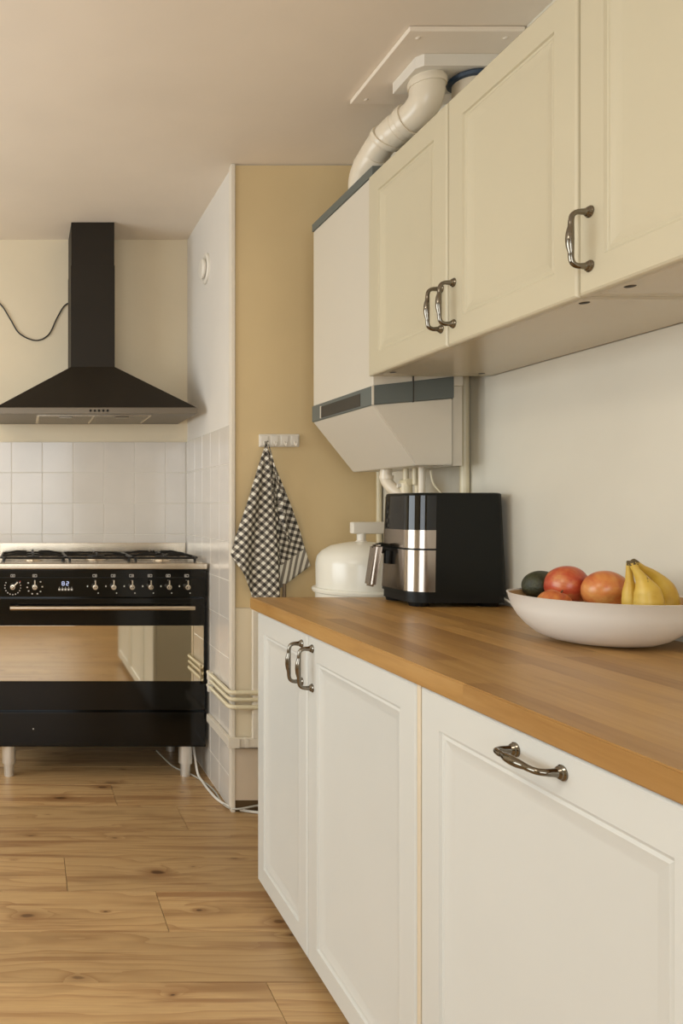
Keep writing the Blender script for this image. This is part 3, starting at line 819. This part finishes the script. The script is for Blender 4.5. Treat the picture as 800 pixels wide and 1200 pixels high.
m.hexa([(xh - .062, yh - .020, ZW1 + .046), (xh - .044, yh - .020, ZW1 + .044), (xh - .044, yh + .024, ZW1 + .044), (xh - .062, yh + .024, ZW1 + .046),
        (xh - .044, yh - .020, ZW1 + .168), (xh - .022, yh - .020, ZW1 + .168), (xh - .022, yh + .024, ZW1 + .168), (xh - .044, yh + .024, ZW1 + .168)])
bmesh.ops.bevel(m.bm, geom=list(m.bm.edges), offset=.006, segments=3, affect='EDGES')
m.build('handle_grip', M['fry_steel'], dr)
MB().cyl((xh - .004, yh - .01, ZW1 + .150), (xh - .008, yh - .01, ZW1 + .112), .012, .009).build('release_hook', M['fry_black'], dr)
pipe_thing('fryer_cord', 'short pale power cord emerging behind the air fryer by the bowl', [(1.330, 2.16, ZW1 + .03), (1.346, 2.12, ZW1 + .012), (1.345, 2.08, ZW1 + .0042), (1.34, 1.98, ZW1 + .0042), (1.345, 1.9, ZW1 + .0042)], .0035, M['cable_white'], 6, 'cord')

# ------------------------------------------------------------ bowl with fruit
BX, BY = 1.184, 1.58
bw = thing('fruit_bowl', 'wide white bowl with wooden-toned inside on the worktop', 'bowl', (BX, BY, ZW1))
h_ = H - .1855 - ZW1
out = [(0, .0), (.050, .0), (.070, .0025), (.092, .007), (.112, .016), (.130, .031), (.145, .049), (.156, .069), (.1635, h_)]
inn = [(.1605, h_ - .0015), (.1525, .071), (.141, .051), (.126, .035), (.108, .021), (.088, .012), (.06, .008), (0, .007)]
m = MB().lathe(out + [(.1650, h_ + .0012), (.1620, h_ + .002)] + [(.1605, h_ - .0015)], 72, (BX, BY, ZW1)); m.build('shell', M['bowl_out'], bw, angle=50)
MB().lathe(inn, 72, (BX, BY, ZW1)).build('lining', M['bowl_in'], bw, angle=50)

def apple(c, r, rot, mat, label, nm='apple'):
    o = thing(nm, label, 'fruit', c)
    prof = []
    n = 22
    for k in range(n + 1):
        t = math.pi * k / n
        rr = math.sin(t) * (1 + .10 * math.cos(t)) ; z = -math.cos(t) * .98
        # dimples
        if t > math.pi * .8: z -= .28 * ((t - math.pi * .8) / (math.pi * .2)) ** 1.6
        if t < math.pi * .14: z += .14 * (1 - t / (math.pi * .14))
        prof.append((max(0, rr * r), z * r))
    prof[0] = (0, prof[0][1]); prof[-1] = (0, prof[-1][1])
    b = MB().lathe(prof, 40).build('skin', mat, None, angle=80); b.parent = o
    s_ = MB().tube([(0, 0, r * .60), (.001, 0, r * .8), (.003, .001, r * 1.0)], [.0016, .0013, .0018], 8, 3).build('stem', M['stem'], None); s_.parent = o
    o.rotation_euler = rot; return o
def ell(c, Yd, py): return (SX(c, Yd), Yd, SZ(py, Yd))
apple(ell(663, 1.645, 686), .0425, (R(0), R(-82), R(-52)), M['apple'], 'red apple in the bowl, left of the orange-tinted one')
apple(ell(708.5, 1.565, 692), .0420, (R(-65), R(20), 0), M['apple_b'], 'orange-red round apple in the bowl beside the bananas')
apple((1.103, 1.600, H - .205), .033, (R(10), R(20), 0), M['apple_b'], 'low apple peeking over the bowl rim beneath the red apple')
# avocado
av = thing('avocado', 'dark green avocado at the left back of the bowl', 'fruit', ell(634.5, 1.71, 684.5))
prof = [(0, -.046), (.014, -.043), (.0255, -.032), (.029, -.015), (.0275, .004), (.0215, .022), (.0145, .036), (.007, .043), (0, .045)]
p2 = []
for (a, b), (c, d) in zip(prof, prof[1:]):
    for t in (0, .5): p2.append((a + (c - a) * t, b + (d - b) * t))
p2.append(prof[-1])
b = MB().lathe(prof, 32).build('skin', M['avocado'], None, angle=85); b.parent = av
sm = b.modifiers.new('round', 'SUBSURF'); sm.levels = 2; sm.render_levels = 2
s_ = MB().lathe([(0, .043), (.0035, .0445), (.003, .048), (0, .0485)], 12).build('stem', M['stem'], None); s_.parent = av
av.scale = (1.12, 1.12, 1.0); av.rotation_euler = (R(0), R(78), R(28))

# bananas: curved, five-sided tapering bodies sharing one crown
crown = Vector(ell(740, 1.545, 664))
def banana(name, label, pts, rad, twist=0.0):
    o = thing(name, label, 'fruit', pts[0], 'bananas in the bowl')
    m = MB(); P_ = [Vector(p) for p in pts]
    outp = []
    for i in range(len(P_) - 1):
        p0 = P_[max(0, i - 1)]; p1 = P_[i]; p2 = P_[i + 1]; p3 = P_[min(len(P_) - 1, i + 2)]
        for k in range(6):
            t = k / 6
            outp.append((.5 * ((2 * p1) + (p2 - p0) * t + (2 * p0 - 5 * p1 + 4 * p2 - p3) * t * t + (3 * p1 - p0 - 3 * p2 + p3) * t ** 3), rad[i] * (1 - t) + rad[i + 1] * t))
    outp.append((P_[-1], rad[-1]))
    rings = []; up = None; n = 20
    for i, (p, r) in enumerate(outp):
        d = (outp[min(i + 1, len(outp) - 1)][0] - outp[max(i - 1, 0)][0]).normalized()
        if up is None: up = d.orthogonal().normalized()
        up = (up - d * up.dot(d)).normalized(); v = d.cross(up)
        rings.append([m.bm.verts.new(p + (up * math.cos(a) + v * math.sin(a)) * r * (1 + .045 * math.cos(5 * a + twist))) for a in [2 * math.pi * k / n for k in range(n)]])
    for a, b in zip(rings, rings[1:]):
        for i in range(n): m.bm.faces.new((a[i], a[(i + 1) % n], b[(i + 1) % n], b[i]))
    m.bm.faces.new(rings[0][::-1]); m.bm.faces.new(rings[-1])
    m.build('peel', M['banana'], o, angle=70)
    q = outp[0][0]; d = (outp[1][0] - q).normalized()
    MB().tube([q - d * .004, q + d * .004], [outp[0][1] * .98, outp[0][1] * 1.04], 14).build('stem_end', M['banana_tip'], o)
    e_ = outp[-1][0]; d = (e_ - outp[-2][0]).normalized()
    MB().tube([e_ - d * .001, e_ + d * .005], [outp[-1][1] * 1.05, outp[-1][1] * .6], 10).build('tip', M['banana_tip'], o)
def bp(*l): return [ell(a, Yd, b) for a, b, Yd in l]
banana('banana', 'slim shadowed banana nearest the apples, left of the bunch', bp((737.5, 660, 1.490), (737, 668, 1.492), (737.5, 680, 1.494), (738, 694, 1.497), (739, 708, 1.498), (743, 722, 1.500), (750, 730, 1.500), (758, 733, 1.500)), [.0052, .0052, .0070, .0125, .0145, .0145, .012, .005], .5)
banana('banana', 'broad speckled banana in the middle of the bunch', bp((740.5, 660, 1.478), (745, 668, 1.474), (752, 679, 1.470), (758, 692, 1.466), (760, 706, 1.466), (760, 720, 1.466), (754, 729, 1.466), (746, 732, 1.466)), [.0062, .0062, .0105, .0205, .0235, .0225, .0160, .005], 0)
banana('banana', 'outer banana arching down to the right of the bunch', bp((743, 659, 1.512), (753, 666, 1.516), (767, 675, 1.520), (779, 689, 1.520), (784, 706, 1.520), (780, 719, 1.520), (772, 727, 1.520), (762, 731, 1.520)), [.0062, .0060, .0095, .0155, .0170, .0165, .0140, .005], 1.0)

# ------------------------------------------------------------ stove
YSF = 3.273; sx = lambda p: SX(p, YSF); sz = lambda p: SZ(p, YSF)
XS1 = sx(242); XS0 = XS1 - .905; YSB = YB - .012
st = thing('range_cooker', 'black range cooker with stainless hob and mirrored oven window in the niche', 'cooker', ((XS0 + XS1) / 2, 3.5, 0))
zb = sz(876); zh0, zh1 = sz(667), sz(660)
MB().box(XS0 + .002, XS1 - .002, YSF + .022, YSB - .02, zb + .006, zh0, bev=.002).build('body', M['enamel'], st)
MB().box(XS0, XS1, YSF + .01, YSB - .02, zb, zb + .012, bev=.002).build('bottom_rail', M['matt_black'], st)
hob = MB().box(XS0 - .002, XS1 + .002, YSF - .012, YSB - .004, zh0, zh1, bev=.004, seg=3).build('hob_top', M['steel'], st)
MB().box(XS0 + .03, XS1 - .03, YSF + .04, YSB - .06, zh1, zh1 + .0015, bev=.001).build('hob_tray', M['steel'], hob)
# splashback
zs1 = SZ(636, YB - .02)
MB().box(XS0 + .01, SX(208, YSB), YSB - .018, YSB - .006, zh1, zs1, bev=.002).build('splashback', M['steel'], st)
MB().box(SX(208, YSB), SX(217, YSB), YSB - .008, YSB - .004, zh1, zs1, bev=.001).build('splashback_end', M['steel'], st)
cp = MB().box(XS0, XS1, YSF, YSF + .03, sz(699.5), sz(667.5), bev=.002).build('control_panel', M['enamel'], st)
MB().box(XS0 + .01, XS1 - .01, YSF - .0015, YSF + .004, sz(677.3), sz(676.4)).build('trim_line', M['matt_black'], cp)
door = MB().box(XS0 + .005, XS1 - .005, YSF - .002, YSF + .03, sz(832), sz(701), bev=.003).build('oven_door', M['enamel'], st)
MB().box(XS0 + .010, sx(238.3), YSF - .0045, YSF + .004, sz(798), sz(733), bev=.001).build('oven_window', M['mirror_glass'], door)
drw = MB().box(XS0 + .005, XS1 - .005, YSF - .002, YSF + .03, sz(874), sz(834.5), bev=.003).build('storage_drawer', M['enamel'], st)
MB().lathe([(0, .0012), (.0025, .001), (.003, 0)], 10, (sx(39), YSF - .0022, sz(854)), axis='-y').build('screw', M['print'], drw)
hy = YSF - .045; hz_ = sz(711)
hd = MB().cyl((sx(12), hy, hz_), (sx(225.5), hy, hz_), .0095, n=24).build('door_handle', M['steel'], door)
for p in (20, 218):
    MB().cyl((sx(p), hy, hz_), (sx(p), YSF, hz_), .006, n=16).build('handle_post', M['steel'], hd)
for p, yy in ((10.5, YSF + .05), (217, YSF + .05), (10.5, YSB - .08), (217, YSB - .08)):
    X_ = SX(p, YSF + .05)
    lg = MB().cyl((X_, yy, zb + .001), (X_, yy, .055), .029, n=32).build('leg', M['leg_steel'], st)
    MB().cyl((X_, yy, .056), (X_, yy, .0), .022, .021, n=32).build('foot', M['leg_steel'], lg)
# knobs
knobs = [15, 40.7, 111, 132.5, 154, 175.6, 197, 218.6]
kproto = None
def make_knob():
    k0 = MB().lathe([(.0135, 0), (.0135, .004), (.011, .008), (.0125, .014), (.0125, .024), (.0105, .029), (0, .030)], 28, (0, 0, 0), axis='-y').build('knob', M['steel'], None)
    l_ = MB().box(-.0028, .0028, -.034, -.006, -.006, .030, bev=.0012).build('pointer', M['steel'], None); l_.parent = k0
    s_ = MB().lathe([(0, .0315), (.0055, .031), (.006, .029)], 16, (0, 0, 0), axis='-y').build('knob_cap', M['matt_black'], None); s_.parent = k0
    return k0
kz = sz(687.5)
for i, p in enumerate(knobs):
    k = make_knob() if kproto is None else copy_tree(kproto)
    if kproto is None: kproto = k
    k.parent = cp; k.location = Vector((sx(p), YSF, kz)) - wloc(cp) ; k.rotation_euler = (0, R(45 if i == 0 else 0), 0)
# printed marks: ring of dots, tiny frames over each knob
m = MB()
def pm(px, py, w_, h2, mm=None):
    (mm or m).box(sx(px) - w_, sx(px) + w_, YSF - .0008, YSF + .001, sz(py) - h2, sz(py) + h2)
for i, p in enumerate(knobs):
    pm(p, 673.3, .0085, .0009); pm(p, 676.0, .0085, .0009); pm(p - 2.3, 674.6, .0008, .005); pm(p + 2.3, 674.6, .0008, .005); pm(p + random.uniform(-.8, .8), 674.8, .002, .002)
    if i >= 2: pm(p - 8.5, 687, .0025, .0035); pm(p + 4, 695, .002, .0025); pm(p, 680, .0022, .0018)
for a in range(-210, 31, 20):
    pm(15 + 9.3 * math.cos(R(a)), 687.5 - 9.3 * math.sin(R(a)), .0022, .0022)
for a in (150, 185, 215, 250, 290, 320, 0, 40):
    pm(40.7 + 8.8 * math.cos(R(a)), 687.5 - 8.8 * math.sin(R(a)), .0030, .0026)
for k in range(5):
    pm(69.5 + 3.6 * k, 690.8, .0042, .0042); pm(69.5 + 3.6 * k, 688.3, .001, .002)
m.build('panel_markings', M['print'], cp)
m = MB(); pm(23.5, 681.5, .0025, .0025, m); m.build('red_mark', M['red_print'], cp)
MB().box(sx(70), sx(82.5), YSF - .0006, YSF + .001, sz(687), sz(680.5)).build('clock_window', M['fry_gloss'], cp)
m = MB()
SEG = {'a': (0, 2, 1, 0), 'd': (0, -2, 1, 0), 'g': (0, 0, 1, 0), 'f': (-1, 1, 0, 1), 'b': (1, 1, 0, 1), 'e': (-1, -1, 0, 1), 'c': (1, -1, 0, 1)}
for cx_, s_ in ((74, 'abcdefg'), (79, 'abged')):
    for q in s_:
        u, v, hor, _ = SEG[q]; X_ = sx(cx_) + u * .0048; Z_ = sz(683.8) + v * .0038
        if hor: m.box(X_ - .0042, X_ + .0042, YSF - .0012, YSF - .0004, Z_ - .0010, Z_ + .0010)
        else: m.box(X_ - .0010, X_ + .0010, YSF - .0012, YSF - .0004, Z_ - .0034, Z_ + .0034)
m.build('clock_digits', M['display'], cp)
# burners and grates
zg = zh1 + .036
bw3 = (XS1 - XS0 - .05) / 3
for g in range(3):
    gx0 = XS0 + .025 + bw3 * g + .003; gx1 = gx0 + bw3 - .006; gy0, gy1 = YSF + .035, YSB - .055
    m = MB(); r = .0055
    zt_ = zg - .004
    ln = [((gx0 + .02, gy0), (gx1 - .02, gy0)), ((gx1 - .02, gy0), (gx1, gy0 + .03)), ((gx1, gy0 + .03), (gx1, gy1 - .03)), ((gx1, gy1 - .03), (gx1 - .02, gy1)), ((gx1 - .02, gy1), (gx0 + .02, gy1)), ((gx0 + .02, gy1), (gx0, gy1 - .03)), ((gx0, gy1 - .03), (gx0, gy0 + .03)), ((gx0, gy0 + .03), (gx0 + .02, gy0)), ((gx0, (gy0 + gy1) / 2), (gx1, (gy0 + gy1) / 2))]
    for (a, b) in ln: m.tube([(a[0], a[1], zt_ - .012), (b[0], b[1], zt_ - .012)], r, 6)
    cxg = (gx0 + gx1) / 2
    burn = [gy0 + (gy1 - gy0) * .27, gy0 + (gy1 - gy0) * .75] if g != 1 else [(gy0 + gy1) / 2]
    for cyb in burn:
        for (dx, dy) in ((1, 0), (-1, 0), (0, 1), (0, -1)):
            e1 = (cxg + dx * (gx1 - cxg), cyb + dy * .10) ; e0 = (cxg + dx * .028, cyb + dy * .028)
            m.tube([(e1[0], e1[1], zt_ - .012), (cxg + dx * .075, cyb + dy * .075, zt_), (e0[0], e0[1], zt_)], [.005, .0055, .004], 6)
    for (a, b) in ((gx0 + .012, gy0 + .012), (gx1 - .012, gy0 + .012), (gx0 + .012, gy1 - .012), (gx1 - .012, gy1 - .012)):
        m.cyl((a, b, zh1 + .0015), (a, b, zt_ - .010), .006, n=8)
    m.build('grate', M['iron'], hob)
    for cyb in burn:
        rb_ = .045 if g == 1 else .032
        bb = MB().lathe([(rb_ + .012, 0), (rb_ + .010, .006), (rb_, .010), (rb_, .014), (0, .014)], 28, (cxg, cyb, zh1 + .0015)).build('burner', M['steel'], hob)
        MB().lathe([(rb_ - .004, .0141), (rb_ - .004, .018), (rb_ - .008, .021), (0, .021)], 28, (cxg, cyb, zh1 + .0015)).build('cap', M['iron'], None)
for o in [x for x in bpy.data.objects if x.name.split('.')[0] == 'cap']:
    o.name = 'burner_cap'; o.parent = hob; o.location = -wloc(hob)

# ------------------------------------------------------------ cooker hood
YHF = 3.333; YHC = 3.52
hd = thing('cooker_hood', 'black pyramid cooker hood with square chimney above the stove', 'cooker hood', (.311, 3.6, H + .41))
hx0, hx1 = SX(-6, YHF), SX(230.5, YHF); zl1, zl0 = SZ(477.5, YHF), SZ(485, YHF)
cx0, cx1 = SX(83, YHC), SX(134.5, YHC); zc0 = SZ(430, YHC)
m = MB()
m.hexa([(hx0, YHF, zl1), (hx1, YHF, zl1), (hx1, YB - .003, zl1), (hx0, YB - .003, zl1), (cx0, YHC, zc0), (cx1, YHC, zc0), (cx1, YB - .003, zc0), (cx0, YB - .003, zc0)])
m.build('canopy', M['hood'], hd, angle=10)
lip = MB().box(hx0 - .001, hx1 + .001, YHF - .002, YB - .003, zl0, zl1, bev=.002).build('canopy_rim', M['hood_under'], hd)
for i, p in enumerate((106, 111, 116, 121, 126)):
    MB().lathe([(.0, .004), (.005, .0035), (.0055, 0)], 12, (SX(p, YHF), YHF - .002, (zl0 + zl1) / 2), axis='-y').build('button', M['matt_black'], lip)
MB().box(SX(43, YHF + .02), SX(179, YHF + .02), YHF + .05, YB - .06, zl0 - .003, zl0 + .001).build('filter_frame', M['steel'], hd)
xm = (SX(43, YHF + .02) + SX(179, YHF + .02)) / 2
for a, b in ((SX(43, YHF + .02) + .012, xm - .006), (xm + .006, SX(179, YHF + .02) - .012)):
    fl = MB().box(a, b, YHF + .062, YB - .072, zl0 - .006, zl0 - .002, bev=.001).build('grease_filter', M['filter'], hd)
    MB().box((a + b) / 2 - .03, (a + b) / 2 + .03, YHF + .054, YHF + .075, zl0 - .010, zl0 - .006, bev=.001).build('latch', M['chrome'], fl)
zseam = SZ(311, YHC)
MB().box(cx0, cx1, YHC, YB - .003, zc0, zseam, bev=.001).build('lower_chimney', M['hood'], hd)
MB().box(cx0 + .002, cx1 - .002, YHC + .002, YB - .003, zseam, ZC - .001, bev=.001).build('upper_chimney', M['hood'], hd)
yb_ = YB - .006
pipe_thing('hood_cable', 'thin black cable sagging on the wall left of the hood chimney', [(-.34, yb_, SZ(330, yb_)), (SX(-20, yb_), yb_, SZ(344, yb_)), (SX(0, yb_), yb_, SZ(356, yb_)), (SX(12, yb_), yb_, SZ(374, yb_)), (SX(23, yb_), yb_, SZ(391, yb_)), (SX(42, yb_), yb_, SZ(399, yb_)), (SX(57, yb_), yb_, SZ(392, yb_)), (SX(66, yb_), yb_, SZ(374, yb_)), (SX(74, yb_), yb_, SZ(360, yb_)), (SX(79.5, yb_), yb_, SZ(355.5, yb_))], .0032, M['cable_black'], 6, 'cable')

# ------------------------------------------------------------ things out of frame: added fill lamp, and garden that reflections show
lp = thing('added_fill_lamp', 'square flush fill lamp added on the ceiling, out of view', 'lamp', (-1.0, .6, ZC))
MB().box(-1.36, -.64, .24, .96, ZC - .05, ZC - .001, bev=.006).build('fill_lamp_body', M['plastic'], lp)
struct(MB().box(-9, 9, -12, 12, -.4, -.3).build('ground', M['grass']))
def hedge(name, x0, x1, y0, y1, h, label):
    o = MB().box(x0, x1, y0, y1, -.3, h)
    bmesh.ops.subdivide_edges(o.bm, edges=o.bm.edges, cuts=14, use_grid_fill=True)
    for v in o.bm.verts: v.co += Vector((random.uniform(-.12, .12), random.uniform(-.12, .12), random.uniform(-.08, .08)))
    o = o.build(name, M['leaf']); tag(o, label, 'hedge')
hedge('hedge', -6.5, -5.6, -3, 5, 1.7, 'green garden hedge outside the left window')
hedge('hedge', -4.5, 4, -7.5, -6.6, 1.5, 'green garden hedge outside the rear window')
